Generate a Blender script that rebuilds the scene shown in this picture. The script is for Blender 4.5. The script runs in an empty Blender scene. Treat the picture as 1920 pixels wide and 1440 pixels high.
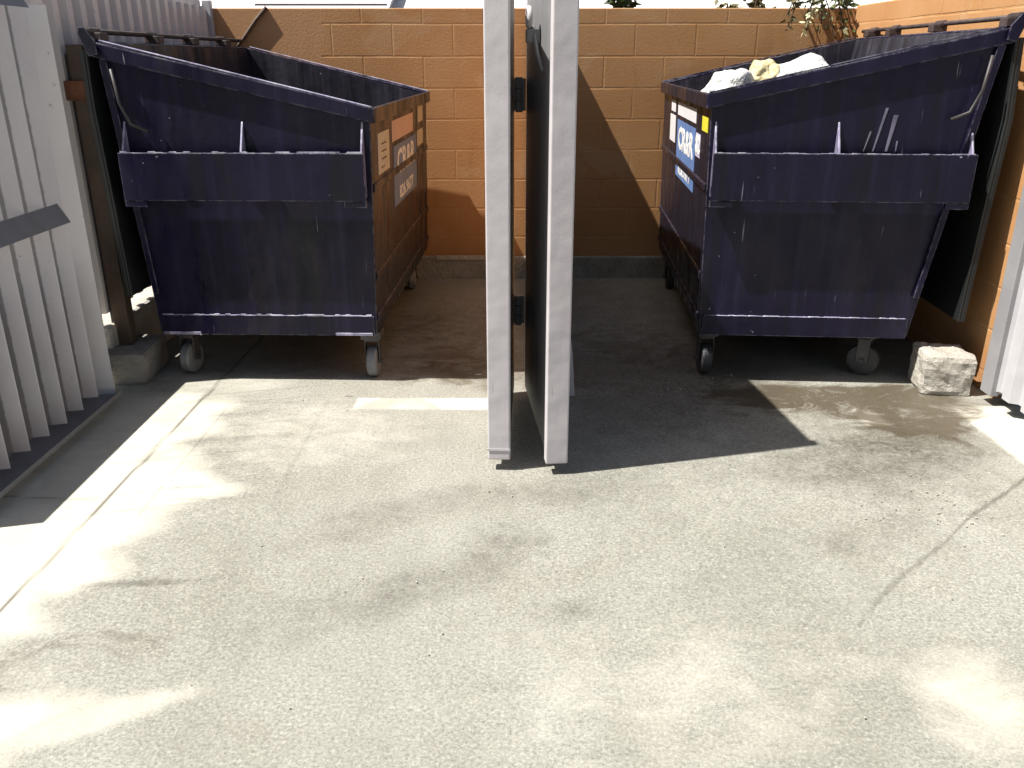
import bpy, bmesh, math, random
import numpy as np
from mathutils import Vector, Matrix, noise
R=math.radians
random.seed(7)
S=bpy.context.scene
COL=S.collection
# ------------------------------------------------------------------ helpers
class MB:
    def __init__(s): s.v=[]; s.f=[]
    def add(s,vs,fs):
        n=len(s.v); s.v+= [tuple(p) for p in vs]; s.f+=[tuple(i+n for i in f) for f in fs]
        return s
    def box(s,x0,x1,y0,y1,z0,z1,M=None):
        vs=[Vector(p) for p in [(x0,y0,z0),(x1,y0,z0),(x1,y1,z0),(x0,y1,z0),(x0,y0,z1),(x1,y0,z1),(x1,y1,z1),(x0,y1,z1)]]
        if M: vs=[M@p for p in vs]
        return s.add(vs,[(0,3,2,1),(4,5,6,7),(0,1,5,4),(1,2,6,5),(2,3,7,6),(3,0,4,7)])
    def prism(s,poly,axis,a,b):
        n=len(poly); vs=[]
        for t in (a,b):
            for p,q in poly:
                vs.append({'x':(t,p,q),'y':(p,t,q),'z':(p,q,t)}[axis])
        fs=[tuple(range(n)),tuple(range(2*n-1,n-1,-1))]+[(i,i+n,(i+1)%n+n,(i+1)%n) for i in range(n)]
        return s.add(vs,fs)
    def tube(s,pts,r,n=8,cap=True):
        pts=[Vector(p) for p in pts]; rs=r if isinstance(r,(list,tuple)) else [r]*len(pts)
        base=len(s.v); up=Vector((0,0,1)); prev=None
        for i,p in enumerate(pts):
            d=(pts[min(i+1,len(pts)-1)]-pts[max(i-1,0)]).normalized()
            if prev is None:
                a=d.cross(up); a=a if a.length>1e-3 else d.cross(Vector((1,0,0)))
            else: a=prev-d*prev.dot(d)
            a.normalize(); prev=a; b=d.cross(a)
            for k in range(n):
                t=2*math.pi*k/n; s.v.append(tuple(p+(a*math.cos(t)+b*math.sin(t))*rs[i]))
        for i in range(len(pts)-1):
            for k in range(n):
                k2=(k+1)%n
                s.f.append((base+i*n+k,base+i*n+k2,base+(i+1)*n+k2,base+(i+1)*n+k))
        if cap:
            s.f.append(tuple(base+k for k in range(n))[::-1]); s.f.append(tuple(base+(len(pts)-1)*n+k for k in range(n)))
        return s
    def build(s,name,mat,parent=None,bevel=0,smooth=False,solid=0,seg=2):
        me=bpy.data.meshes.new(name); me.from_pydata(s.v,[],s.f)
        bm=bmesh.new(); bm.from_mesh(me); bmesh.ops.recalc_face_normals(bm,faces=bm.faces[:]); bm.to_mesh(me); bm.free()
        me.update(); me.materials.append(mat)
        if smooth: me.polygons.foreach_set('use_smooth',[True]*len(me.polygons))
        o=bpy.data.objects.new(name,me); COL.objects.link(o)
        if parent: o.parent=parent
        if solid:
            m=o.modifiers.new('solid','SOLIDIFY'); m.thickness=solid; m.offset=0
        if bevel:
            m=o.modifiers.new('bevel','BEVEL'); m.width=bevel; m.segments=seg; m.limit_method='ANGLE'; m.angle_limit=R(40)
        return o
def tag(o,label=None,cat=None,group=None,kind=None):
    if label: o['label']=label
    if cat: o['category']=cat
    if group: o['group']=group
    if kind: o['kind']=kind
    return o
def empty(name,loc,label,cat,group=None,rz=0):
    o=bpy.data.objects.new(name,None); COL.objects.link(o); o.location=loc; o.rotation_euler=(0,0,rz); o.empty_display_size=.1
    return tag(o,label,cat,group)
# ------------------------------------------------------------------ material helpers
class NT:
    def __init__(s,name):
        s.m=bpy.data.materials.new(name); s.m.use_nodes=True; s.t=s.m.node_tree; s.N=s.t.nodes; s.L=s.t.links
        s.b=s.N['Principled BSDF']; s.out=s.N['Material Output']
    def n(s,ty,ins={},**kw):
        o=s.N.new(ty)
        for k,v in kw.items(): setattr(o,k,v)
        for k,v in ins.items(): s.set(o.inputs[k],v)
        return o
    def set(s,sock,v):
        if isinstance(v,bpy.types.NodeSocket): s.L.new(v,sock)
        elif isinstance(v,(tuple,list)) and len(v)==3 and sock.type=='RGBA': sock.default_value=(*v,1)
        else: sock.default_value=v
    def coord(s,kind='Object'): return s.n('ShaderNodeTexCoord').outputs[kind]
    def mapping(s,vec,scale=(1,1,1),loc=(0,0,0),rot=(0,0,0)):
        return s.n('ShaderNodeMapping',{'Vector':vec,'Scale':scale,'Location':loc,'Rotation':rot}).outputs[0]
    def noise(s,vec,scale,detail=4,rough=.55,dist=0):
        return s.n('ShaderNodeTexNoise',{'Vector':vec,'Scale':scale,'Detail':detail,'Roughness':rough,'Distortion':dist}).outputs[0]
    def ramp(s,fac,a,b,lo=0.,hi=1.):
        r=s.n('ShaderNodeMapRange',{'Value':fac,'From Min':a,'From Max':b,'To Min':lo,'To Max':hi}); return r.outputs[0]
    def mix(s,fac,a,b,mode='MIX'):
        r=s.n('ShaderNodeMix',data_type='RGBA',blend_type=mode)
        s.set(r.inputs[0],fac); s.set(r.inputs[6],a); s.set(r.inputs[7],b); return r.outputs[2]
    def math(s,op,a,b=0.,c=0.):
        r=s.n('ShaderNodeMath',operation=op); s.set(r.inputs[0],a); s.set(r.inputs[1],b); s.set(r.inputs[2],c); return r.outputs[0]
    def bump(s,h,strength=.3,dist=.01,normal=None):
        ins={'Height':h,'Strength':strength,'Distance':dist}
        if normal: ins['Normal']=normal
        return s.n('ShaderNodeBump',ins).outputs[0]
    def fin(s,col=None,rough=None,normal=None,metal=None,**kw):
        if col is not None: s.set(s.b.inputs['Base Color'],col)
        if rough is not None: s.set(s.b.inputs['Roughness'],rough)
        if normal is not None: s.set(s.b.inputs['Normal'],normal)
        if metal is not None: s.set(s.b.inputs['Metallic'],metal)
        for k,v in kw.items(): s.set(s.b.inputs[k],v)
        return s.m
def edge_wear(t,radius=.006,th=.02):
    bv=t.n('ShaderNodeBevel',{'Radius':radius},samples=6).outputs[0]
    g=t.n('ShaderNodeNewGeometry').outputs['Normal']
    d=t.n('ShaderNodeVectorMath',operation='DOT_PRODUCT'); t.L.new(bv,d.inputs[0]); t.L.new(g,d.inputs[1])
    e=t.math('SUBTRACT',1.,d.outputs['Value'])
    return t.ramp(e,th*.4,th*2.5)
def paint(name,base,base2,chip,rough=.45,chips=.5,streak=.5,wear=.8,seed=0,dent=1.):
    t=NT(name); c=t.coord(); c=t.mapping(c,loc=(seed,seed*2,0))
    big=t.noise(c,1.7,5,.6)
    col=t.mix(t.ramp(big,.35,.65),base,base2)
    # vertical run marks and dust
    st=t.noise(t.mapping(c,scale=(19,19,1.0)),1.,6,.7)
    col=t.mix(t.math('MULTIPLY',t.ramp(st,.50,.70),streak),col,tuple(min(1,v*2.0+.008) for v in base2))
    st2=t.noise(t.mapping(c,scale=(9,9,.7),loc=(3,1,0)),1.,4,.6)
    col=t.mix(t.math('MULTIPLY',t.ramp(st2,.48,.66),streak*1.1),col,(.0042,.0045,.0050))
    # chips
    ch=t.noise(c,34,3,.6); msk=t.noise(t.mapping(c,loc=(5,5,5)),3.1,3,.6)
    chm=t.math('MULTIPLY',t.ramp(ch,.71,.735),t.ramp(msk,.52,.62)); chm=t.math('MULTIPLY',chm,chips)
    sc=t.noise(t.mapping(c,scale=(70,70,3.5),rot=(.1,.25,0),loc=(1,7,2)),1.,2,.5)
    scm=t.math('MULTIPLY',t.math('MULTIPLY',t.ramp(sc,.72,.75),t.ramp(msk,.5,.6)),chips*.6)
    m=t.math('MAXIMUM',chm,scm)
    if wear>0:
        e=edge_wear(t); en=t.noise(c,22,4,.7)
        m=t.math('MAXIMUM',m,t.math('MULTIPLY',t.math('MULTIPLY',e,t.ramp(en,.42,.6)),wear))
    col=t.mix(m,col,chip)
    r=t.math('ADD',t.ramp(t.noise(t.mapping(c,scale=(2,2,.6)),4,5),.35,.65,rough-.17,rough+.16),t.math('MULTIPLY',m,.3))
    h=t.math('ADD',t.noise(c,3.1,3),t.math('MULTIPLY',t.noise(c,90,2),.03))
    h=t.math('ADD',h,t.math('MULTIPLY',t.ramp(t.noise(t.mapping(c,loc=(2,9,4)),5.5,2),.60,.80),.16*dent))
    return t.fin(col,r,t.bump(h,.5,.022),**{'Specular IOR Level':.28})
M={}
M['purple']=paint('purple_paint',(.0042,.0030,.0140),(.0082,.0058,.0265),(.42,.40,.48),.42,.95,.50,.5)
M['purple_side']=paint('grey_purple_paint',(.013,.012,.021),(.011,.010,.019),(.22,.20,.22),.34,.25,.03,.2,seed=4,dent=.4)  # greyer purple for the front panel and its rim
M['purple_worn']=paint('worn_purple_edge',(.14,.12,.22),(.32,.30,.42),(.70,.68,.75),.4,1,.6,1)
M['inside']=paint('bin_interior',(.018,.016,.024),(.04,.038,.05),(.3,.28,.3),.5,.8,.7,.2,seed=9)
M['gate_post']=paint('off_white_gate_paint',(.49,.455,.465),(.56,.525,.535),(.30,.26,.25),.55,.9,.05,.3,seed=2,dent=0.)
def sheet_mat(name,a,b,stain):
    t=NT(name); c=t.coord()
    col=t.mix(t.ramp(t.noise(c,2.2,5,.6),.35,.65),a,b)
    v=t.noise(t.mapping(c,scale=(7,7,.9)),1.,5,.65); col=t.mix(t.ramp(v,.55,.8,0,.5),col,stain)
    sp=t.noise(t.mapping(c,loc=(2,3,1)),26,4,.7); col=t.mix(t.ramp(sp,.66,.74,0,.7),col,(.16,.14,.13))
    return t.fin(col,.5,t.bump(t.noise(c,8,5,.6),.25,.01))
M['sheet']=sheet_mat('painted_corrugated_steel',(.74,.70,.69),(.66,.62,.62),(.52,.46,.44))
M['sheet_white']=sheet_mat('white_corrugated_steel',(.52,.51,.52),(.42,.41,.43),(.6,.57,.55))
def fin_mat():
    t=NT('shaded_ribbed_gate_paint'); c=t.coord(); sx=t.n('ShaderNodeSeparateXYZ',{0:c}).outputs[0]
    col=t.mix(t.ramp(t.noise(c,2.2,5,.6),.35,.65),(.66,.62,.63),(.58,.54,.56))
    v=t.noise(t.mapping(c,scale=(7,7,.9)),1.,5,.65); col=t.mix(t.ramp(v,.55,.8,0,.5),col,(.46,.40,.39))
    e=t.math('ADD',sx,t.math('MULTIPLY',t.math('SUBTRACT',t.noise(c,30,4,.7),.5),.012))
    col=t.mix(t.ramp(e,-.052,-.047,.85,0),col,(.20,.185,.19))  # inner half of each fin painted darker, as the shade between ribs
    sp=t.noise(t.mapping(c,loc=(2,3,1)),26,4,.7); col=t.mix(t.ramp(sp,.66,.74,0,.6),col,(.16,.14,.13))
    low=t.n('ShaderNodeSeparateXYZ',{0:c}).outputs[2]
    col=t.mix(t.ramp(t.math('ADD',low,t.math('MULTIPLY',t.noise(c,8,4),.3)),.2,.42,.5,0),col,(.50,.38,.33))
    return t.fin(col,.5,t.bump(t.noise(c,8,5,.6),.25,.01))
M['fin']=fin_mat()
M['rail']=sheet_mat('grey_steel_rail',(.26,.255,.26),(.20,.20,.205),(.14,.12,.11))
def simple(name,col,rough=.6,bump=.2,scale=20,var=.25,metal=0.,**kw):
    t=NT(name); c=t.coord()
    n=t.noise(c,scale*.25,4,.6)
    cc=t.mix(t.ramp(n,.3,.7),tuple(v*(1-var) for v in col),tuple(min(1,v*(1+var)) for v in col))
    return t.fin(cc,rough,t.bump(t.noise(c,scale,4,.6),bump,.006),metal,**kw)
M['lid']=simple('black_plastic_lid',(.018,.020,.020),.42,.15,9,.4)
M['lid_grey']=simple('weathered_dark_lid',(.040,.042,.040),.5,.15,9,.5)
M['rust']=simple('rusted_steel',(.20,.075,.035),.75,.4,40,.4)
M['brown']=simple('brown_painted_post',(.095,.062,.042),.65,.3,25,.35)
M['darkmetal']=simple('dark_steel',(.035,.03,.03),.5,.3,30,.5)
M['hinge']=simple('rusty_dark_hinge',(.06,.04,.035),.6,.4,40,.5)
M['rubber']=simple('grey_caster_rubber',(.17,.17,.175),.55,.15,30,.25)
M['rubber_dark']=simple('dark_caster_rubber',(.045,.045,.047),.5,.15,30,.3)
M['caster']=simple('caster_fork_steel',(.08,.075,.08),.45,.2,30,.4,metal=.5)
M['cream']=simple('cream_sticker',(.52,.46,.36),.5,.02,15,.1)
M['pink']=simple('faded_pink_sticker',(.60,.40,.34),.5,.02,15,.1)
M['white_st']=simple('white_sticker',(.80,.79,.80),.45,.02,15,.05)
M['yellow_st']=simple('yellow_sticker',(.80,.72,.05),.45,.02,15,.05)
M['blue_st']=simple('blue_logo_sticker',(.13,.23,.48),.4,.02,15,.12)
M['greyblue_st']=simple('faded_blue_grey_sticker',(.12,.19,.36),.45,.02,15,.15)
M['ink']=simple('dark_ink',(.05,.04,.04),.6,0,10,.1)
M['ink_white']=simple('white_lettering',(.82,.80,.78),.5,0,10,.06)
M['lilac']=simple('lilac_sticker',(.55,.52,.68),.5,0,10,.2)
M['roof']=simple('white_roofing',(.80,.78,.76),.6,.2,6,.06)
M['stucco']=simple('pale_stucco',(.62,.60,.56),.8,.4,30,.1)
def bag_mat():
    t=NT('white_plastic_bag'); c=t.coord()
    w_=t.noise(t.mapping(c,scale=(1,1,.6)),16,5,.6,1.5); r1=t.math('ABSOLUTE',t.math('SUBTRACT',w_,.5))
    col=t.mix(t.ramp(t.noise(c,9,4,.6),.60,.68,0,.6),(.76,.75,.72),(.42,.36,.36))
    return t.fin(col,.38,t.bump(t.math('MULTIPLY',r1,3.),.8,.02))
M['bag']=bag_mat()
M['bag_y']=simple('yellowish_paper_bag',(.55,.46,.26),.6,.5,14,.3)
M['bin_stuff']=simple('mixed_rubbish',(.30,.28,.26),.6,.5,9,.6)
M['stone']=None
def concrete_block_mat(name,a,b,dark):
    t=NT(name); c=t.coord()
    col=t.mix(t.ramp(t.noise(c,7,6,.65),.35,.65),a,b)
    col=t.mix(t.ramp(t.noise(t.mapping(c,loc=(4,2,1)),24,5,.7),.58,.72,0,.75),col,dark)
    h=t.math('ADD',t.noise(c,14,8,.7),t.math('MULTIPLY',t.noise(c,60,4,.7),.4))
    return t.fin(col,.9,t.bump(h,.9,.03))
M['stone']=concrete_block_mat('rough_concrete',(.42,.39,.33),(.54,.51,.45),(.18,.16,.13))
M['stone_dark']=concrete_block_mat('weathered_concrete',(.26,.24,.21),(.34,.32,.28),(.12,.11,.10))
M['footing']=concrete_block_mat('footing_concrete',(.26,.25,.21),(.36,.34,.30),(.11,.10,.09))
def block_wall(name,rot,z_phase,x_phase,tone=1.,stucco_x=None):
    t=NT(name); c=t.coord()
    sx=t.n('ShaderNodeSeparateXYZ',{0:c})
    u=sx.outputs[0] if not rot else sx.outputs[1]
    u=t.math('ADD',u,x_phase); w=t.math('ADD',sx.outputs[2],z_phase)
    wob=t.math('MULTIPLY',t.math('SUBTRACT',t.noise(c,1.3,2),.5),.018)
    w=t.math('ADD',w,wob)
    v=t.n('ShaderNodeCombineXYZ',{0:u,1:w}).outputs[0]
    b=t.n('ShaderNodeTexBrick',{'Vector':v,'Color1':(0,0,0),'Color2':(1,1,1),'Mortar':(.5,.5,.5),'Scale':1.,'Mortar Size':.0075,'Mortar Smooth':.6,'Bias':0.,'Brick Width':.406,'Row Height':.203})
    b.offset=.5
    A=(.44*tone,.215*tone,.078*tone); B=(.39*tone,.18*tone,.058*tone)
    col=t.mix(t.ramp(b.outputs['Color'],0.,1.,.25,.75),A,B)
    col=t.mix(t.ramp(t.noise(c,1.4,5,.6),.3,.72),col,(.47*tone,.26*tone,.115*tone),'MIX') if True else col
    # patches of repaint (paler blotches) and grime
    pb=t.noise(t.mapping(c,loc=(3,0,1),scale=(1,1,1.3)),2.6,3,.5,.6)
    col=t.mix(t.ramp(pb,.58,.64,0,.42),col,(.50*tone,.31*tone,.16*tone))
    gr=t.noise(t.mapping(c,scale=(5,5,1.0),loc=(1,4,2)),1.,6,.7)
    col=t.mix(t.ramp(gr,.56,.8,0,.45),col,(.22*tone,.10*tone,.04*tone))
    low=t.ramp(t.math('ADD',sx.outputs[2],t.math('MULTIPLY',t.noise(c,3,4),.5)),.35,.75,.35,0.)
    col=t.mix(low,col,(.24,.12,.05))
    mort=b.outputs['Fac']
    vis=t.ramp(t.noise(t.mapping(c,loc=(7,7,7)),1.9,3),.35,.6,.05,.34)
    if stucco_x is not None:
        nz=t.math('ADD',sx.outputs[0],t.math('MULTIPLY',t.noise(c,5,4,.7),.16))
        msk=t.ramp(nz,stucco_x-.01,stucco_x+.02)
        # below the rim of the smooth patch the joints come back
        zz=t.ramp(t.math('ADD',sx.outputs[2],t.math('MULTIPLY',t.noise(c,4,4),.2)),1.35,1.42,1.,0.)
        msk=t.math('MAXIMUM',msk,zz)
        vis=t.math('MULTIPLY',vis,msk)
        col=t.mix(t.math('MULTIPLY',t.math('SUBTRACT',1.,msk),.55),col,(.50,.27,.13))
    jn=t.noise(c,3.3,3)
    jc=t.mix(t.ramp(jn,.45,.55),(.56*tone,.36*tone,.18*tone),(.30*tone,.13*tone,.04*tone))
    col=t.mix(t.math('MULTIPLY',mort,vis),col,jc)
    h=t.math('SUBTRACT',t.math('MULTIPLY',t.noise(c,60,6,.7),.35),t.math('MULTIPLY',mort,t.math('MULTIPLY',vis,1.2)))
    return t.fin(col,.82,t.bump(h,.6,.008))
# ------------------------------------------------------------------ floor
def floor_mat(name,attr=True):
    t=NT(name); c=t.coord()
    base=t.mix(t.ramp(t.noise(t.mapping(c,scale=(1.5,.8,1)),.9,6,.65,.4),.35,.65),(.222,.217,.180),(.318,.311,.270))
    blotch=t.noise(t.mapping(c,loc=(9,2,0)),2.3,6,.62,.5)
    base=t.mix(t.ramp(blotch,.48,.74,0,.5),base,(.185,.173,.13))
    bl2=t.noise(t.mapping(c,loc=(1,8,0)),14,5,.7); base=t.mix(t.ramp(bl2,.56,.75,0,.4),base,(.14,.135,.108))
    fine=t.noise(c,150,3,.75); fine2=t.noise(t.mapping(c,loc=(3,3,3)),60,4,.75)
    vo=t.n('ShaderNodeTexVoronoi',{'Vector':t.mapping(c,rot=(.3,.5,.2)),'Scale':170.}); cell=t.n('ShaderNodeSeparateColor',{0:vo.outputs['Color']}).outputs[0]
    agg=t.mix(t.ramp(cell,0.,1.),(.13,.125,.10),(.46,.45,.39))
    a=t.n('ShaderNodeAttribute',attribute_name='stain'); sp=t.n('ShaderNodeSeparateColor',{0:a.outputs['Color']})
    pale,brown,dark=sp.outputs[0],sp.outputs[1],sp.outputs[2]; line=a.outputs['Alpha']
    amt=t.math('MULTIPLY',t.ramp(t.noise(t.mapping(c,loc=(6,6,0)),3.5,5,.7),.38,.64,.08,.9),t.ramp(pale,0.,1.,1.,.15)) if attr else .5
    sp_col=t.mix(t.math('MULTIPLY',amt,.38),base,agg)
    f3=t.noise(t.mapping(c,loc=(8,2,5)),105,4,.85); f4=t.noise(t.mapping(c,loc=(2,9,5)),62,5,.8)
    sp_col=t.mix(t.ramp(f3,.50,.64,0,.75),sp_col,(.115,.11,.088)); sp_col=t.mix(t.ramp(f4,.54,.68,0,.6),sp_col,(.13,.125,.10)); sp_col=t.mix(t.ramp(f3,.46,.32,0,.75),sp_col,(.46,.445,.385))
    sp_col=t.mix(t.ramp(fine,.60,.72,0,.3),sp_col,(.15,.14,.115))
    h=t.math('ADD',t.math('MULTIPLY',fine,.6),t.math('MULTIPLY',cell,.5))
    col=sp_col; rough=.85
    if attr:
        edge=t.noise(t.mapping(c,scale=(1,1.6,1)),5,9,.72,.5)
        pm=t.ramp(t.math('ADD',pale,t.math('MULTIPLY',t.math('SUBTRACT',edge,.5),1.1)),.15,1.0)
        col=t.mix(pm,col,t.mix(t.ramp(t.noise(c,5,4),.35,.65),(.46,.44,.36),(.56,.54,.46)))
        bm=t.ramp(t.math('ADD',brown,t.math('MULTIPLY',t.math('SUBTRACT',t.noise(t.mapping(c,scale=(1,1.5,1)),4.0,8,.72,1.6),.5),2.4)),.35,.95)
        col=t.mix(t.math('MULTIPLY',bm,.8),col,(.062,.043,.021))
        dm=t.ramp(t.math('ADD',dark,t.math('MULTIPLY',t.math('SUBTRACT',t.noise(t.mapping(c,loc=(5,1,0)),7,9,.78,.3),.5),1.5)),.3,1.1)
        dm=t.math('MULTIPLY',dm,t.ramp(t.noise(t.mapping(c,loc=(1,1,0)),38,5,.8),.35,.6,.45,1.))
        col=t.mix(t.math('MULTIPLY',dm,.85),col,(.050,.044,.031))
        col=t.mix(line,col,(.05,.045,.035))
        wet=t.math('MAXIMUM',bm,dm)
        rough=t.ramp(wet,0.,1.,.86,.42)
        h=t.math('SUBTRACT',t.math('MULTIPLY',h,t.ramp(wet,0.,1.,1.,.45)),t.math('MULTIPLY',line,1.5))
    return t.fin(col,rough,t.bump(h,.3,.004))
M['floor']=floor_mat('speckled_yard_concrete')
M['ground']=floor_mat('outer_ground_concrete',False)
g=MB(); g.box(-60,60,-60,60,-.3,-.02)
tag(g.build('ground',M['ground']),kind='structure')
def make_floor():
    x=np.arange(-2.75,2.95,.0125); y=np.arange(.9,6.33,.0125); nx,ny=len(x),len(y)
    X,Y=np.meshgrid(x,y)
    Z=.0035*np.sin(X*1.3+.4)*np.cos(Y*1.1)-.0
    co=np.stack([X,Y,Z],-1).reshape(-1,3)
    idx=np.arange(nx*ny).reshape(ny,nx)
    q=np.stack([idx[:-1,:-1],idx[:-1,1:],idx[1:,1:],idx[1:,:-1]],-1).reshape(-1,4)
    me=bpy.data.meshes.new('pavement'); me.vertices.add(nx*ny); me.vertices.foreach_set('co',co.ravel())
    me.loops.add(q.size); me.loops.foreach_set('vertex_index',q.ravel().astype(np.int32))
    me.polygons.add(len(q)); me.polygons.foreach_set('loop_start',np.arange(0,q.size,4,dtype=np.int32))
    me.update(calc_edges=True)
    def sm(v,a,b):
        k=np.clip((v-a)/(b-a),0,1); return k*k*(3-2*k)
    def ell(cx,cy,rx,ry,ang=0,soft=.5):
        c,s=math.cos(R(ang)),math.sin(R(ang)); u=(X-cx)*c+(Y-cy)*s; v=-(X-cx)*s+(Y-cy)*c
        return 1-sm(np.sqrt((u/rx)**2+(v/ry)**2),1-soft,1+soft)
    def box(x0,x1,y0,y1,s=.02): return sm(X,x0-s,x0+s)*(1-sm(X,x1-s,x1+s))*sm(Y,y0-s,y0+s)*(1-sm(Y,y1-s,y1+s))
    def seg(p,q,w):
        p=np.array(p);q=np.array(q);d=q-p;t=np.clip(((X-p[0])*d[0]+(Y-p[1])*d[1])/(d@d),0,1)
        return 1-sm(np.hypot(X-p[0]-t*d[0],Y-p[1]-t*d[1]),w*.5,w)
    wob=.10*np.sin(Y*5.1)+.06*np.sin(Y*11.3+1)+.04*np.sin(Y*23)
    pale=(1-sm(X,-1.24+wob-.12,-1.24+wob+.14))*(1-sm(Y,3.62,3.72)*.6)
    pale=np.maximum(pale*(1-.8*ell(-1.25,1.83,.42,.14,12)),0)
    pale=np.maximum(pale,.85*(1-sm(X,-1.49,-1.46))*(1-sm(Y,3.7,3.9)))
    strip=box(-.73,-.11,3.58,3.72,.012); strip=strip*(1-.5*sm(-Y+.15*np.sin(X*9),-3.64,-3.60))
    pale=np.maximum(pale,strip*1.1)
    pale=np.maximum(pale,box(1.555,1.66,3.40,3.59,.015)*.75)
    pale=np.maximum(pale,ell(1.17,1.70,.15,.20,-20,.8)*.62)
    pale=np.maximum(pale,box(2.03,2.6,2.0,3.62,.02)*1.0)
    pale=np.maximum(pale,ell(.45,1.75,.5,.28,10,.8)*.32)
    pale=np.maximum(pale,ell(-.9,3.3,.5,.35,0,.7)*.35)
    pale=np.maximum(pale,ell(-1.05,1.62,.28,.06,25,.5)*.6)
    brown=ell(-.35,4.7,.75,.62,10,.5)*.5+ell(-.2,4.1,.3,.25,0,.6)*.45+ell(.75,4.5,.35,.5,0,.6)*.55
    brown+=ell(1.6,3.68,.72,.24,-8,.5)*.68+ell(1.85,3.1,.3,.35,10,.8)*.35+ell(1.5,3.3,.4,.2,0,.9)*.3+ell(1.78,3.42,.2,.2,0,.6)*.55+ell(1.3,3.75,.45,.14,0,.6)*.45
    brown+=ell(1.9,3.78,.22,.12,0,.4)*.6+ell(-1.2,1.86,.38,.11,12,.7)*.45+ell(-.5,3.9,.5,.15,0,.6)*.2
    dark=box(-2.2,2.4,3.95,6.3,.2)*.55+box(.1,1.2,3.1,4.2,.35)*.55+ell(.7,3.9,.7,.5,0,.5)*.35+ell(-.9,5.1,.5,.8,0,.5)*.3  # second box paints shade into the floor beside the middle leaves
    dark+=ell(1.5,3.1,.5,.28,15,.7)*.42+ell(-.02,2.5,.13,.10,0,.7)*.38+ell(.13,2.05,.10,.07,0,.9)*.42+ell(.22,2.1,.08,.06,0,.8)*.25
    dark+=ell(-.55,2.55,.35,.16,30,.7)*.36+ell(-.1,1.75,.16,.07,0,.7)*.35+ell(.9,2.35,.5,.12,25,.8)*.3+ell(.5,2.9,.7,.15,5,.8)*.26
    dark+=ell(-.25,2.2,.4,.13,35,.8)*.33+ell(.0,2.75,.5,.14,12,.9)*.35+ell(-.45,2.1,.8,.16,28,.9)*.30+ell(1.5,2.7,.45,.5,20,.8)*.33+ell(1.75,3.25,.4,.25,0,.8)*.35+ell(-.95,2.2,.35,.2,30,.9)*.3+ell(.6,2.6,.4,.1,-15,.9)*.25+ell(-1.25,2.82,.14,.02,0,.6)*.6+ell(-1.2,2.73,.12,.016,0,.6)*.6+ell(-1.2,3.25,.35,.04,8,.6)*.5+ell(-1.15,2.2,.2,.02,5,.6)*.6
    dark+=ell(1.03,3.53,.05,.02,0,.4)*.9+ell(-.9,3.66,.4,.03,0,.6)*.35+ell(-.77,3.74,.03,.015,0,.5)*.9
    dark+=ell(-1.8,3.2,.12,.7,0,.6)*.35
    line=np.zeros_like(X)
    jx=-1.485+.016*(Y-2.1)+.003*np.sin(Y*17); line=np.maximum(line,(1-sm(np.abs(X-jx),.002,.011))*(.55+.3*sm(np.sin(Y*7.3)+.6*np.sin(Y*19),-.6,.4))*(Y<5.0))
    pts=[(2.03,2.95),(1.80,2.76),(1.62,2.62),(1.43,2.43),(1.23,2.26),(1.07,2.10),(.99,2.0)]
    for i in range(len(pts)-1):
        line=np.maximum(line,seg(pts[i],pts[i+1],.008+.004*math.sin(i*2.3))*(.60-.06*i))
    line=np.maximum(line,(1-sm(np.abs(Y-2.74-.01*np.sin(X*9)),.002,.008))*((X<-1.50)&(X>-2.4))*.5)
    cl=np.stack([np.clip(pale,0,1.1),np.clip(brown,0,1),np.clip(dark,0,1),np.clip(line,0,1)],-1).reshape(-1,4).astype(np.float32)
    at=me.color_attributes.new('stain','FLOAT_COLOR','POINT'); at.data.foreach_set('color',cl.ravel())  # holds real stains, joints and the shade painted by the middle leaves
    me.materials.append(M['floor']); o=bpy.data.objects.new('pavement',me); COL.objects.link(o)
    return tag(o,kind='structure')
make_floor()
# ------------------------------------------------------------------ walls
WY=6.11
FY=3.80
M['wall_back']=block_wall('orange_block_back',False,.108,.19,1.,stucco_x=-1.18)
M['wall_right']=block_wall('orange_block_side',True,.108,.05,1.1)
b=empty('block_wall',(0,WY,0),'long orange painted concrete block wall across the back of both bays','wall')
w=MB(); w.box(-2.06,2.55,0,.2,-.02,1.815); w.build('wall',M['wall_back'],b,bevel=.006)
w=MB(); w.box(-2.06,2.27,-.045,.0-.003,-.02,.162); w.build('footing',M['footing'],b,bevel=.012)
w=MB(); w.box(-2.06,-.62,-.052,-.047,.150,.168); w.box(-.55,-.19,-.056,-.0465,.140,.172); w.build('mortar_ledge',M['stone'],b,bevel=.003)
b2=empty('side_wall',(2.275,3.72,0),'orange painted block wall on the right, running back from the white gate','wall')
w=MB(); w.box(0,.2,0,WY-3.72-.003,-.02,1.83); w.build('wall',M['wall_right'],b2,bevel=.008)
# conduit on back wall
cb=MB(); cb.tube([(-1.62,WY-.012,1.82),(-1.70,WY-.012,1.74),(-1.80,WY-.012,1.62),(-1.90,WY-.012,1.52),(-1.95,WY-.012,1.40)],.012,6)
tag(cb.build('cable',M['brown']),'brown cable running slantwise down the back wall beside the corrugated fence','cable')
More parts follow.
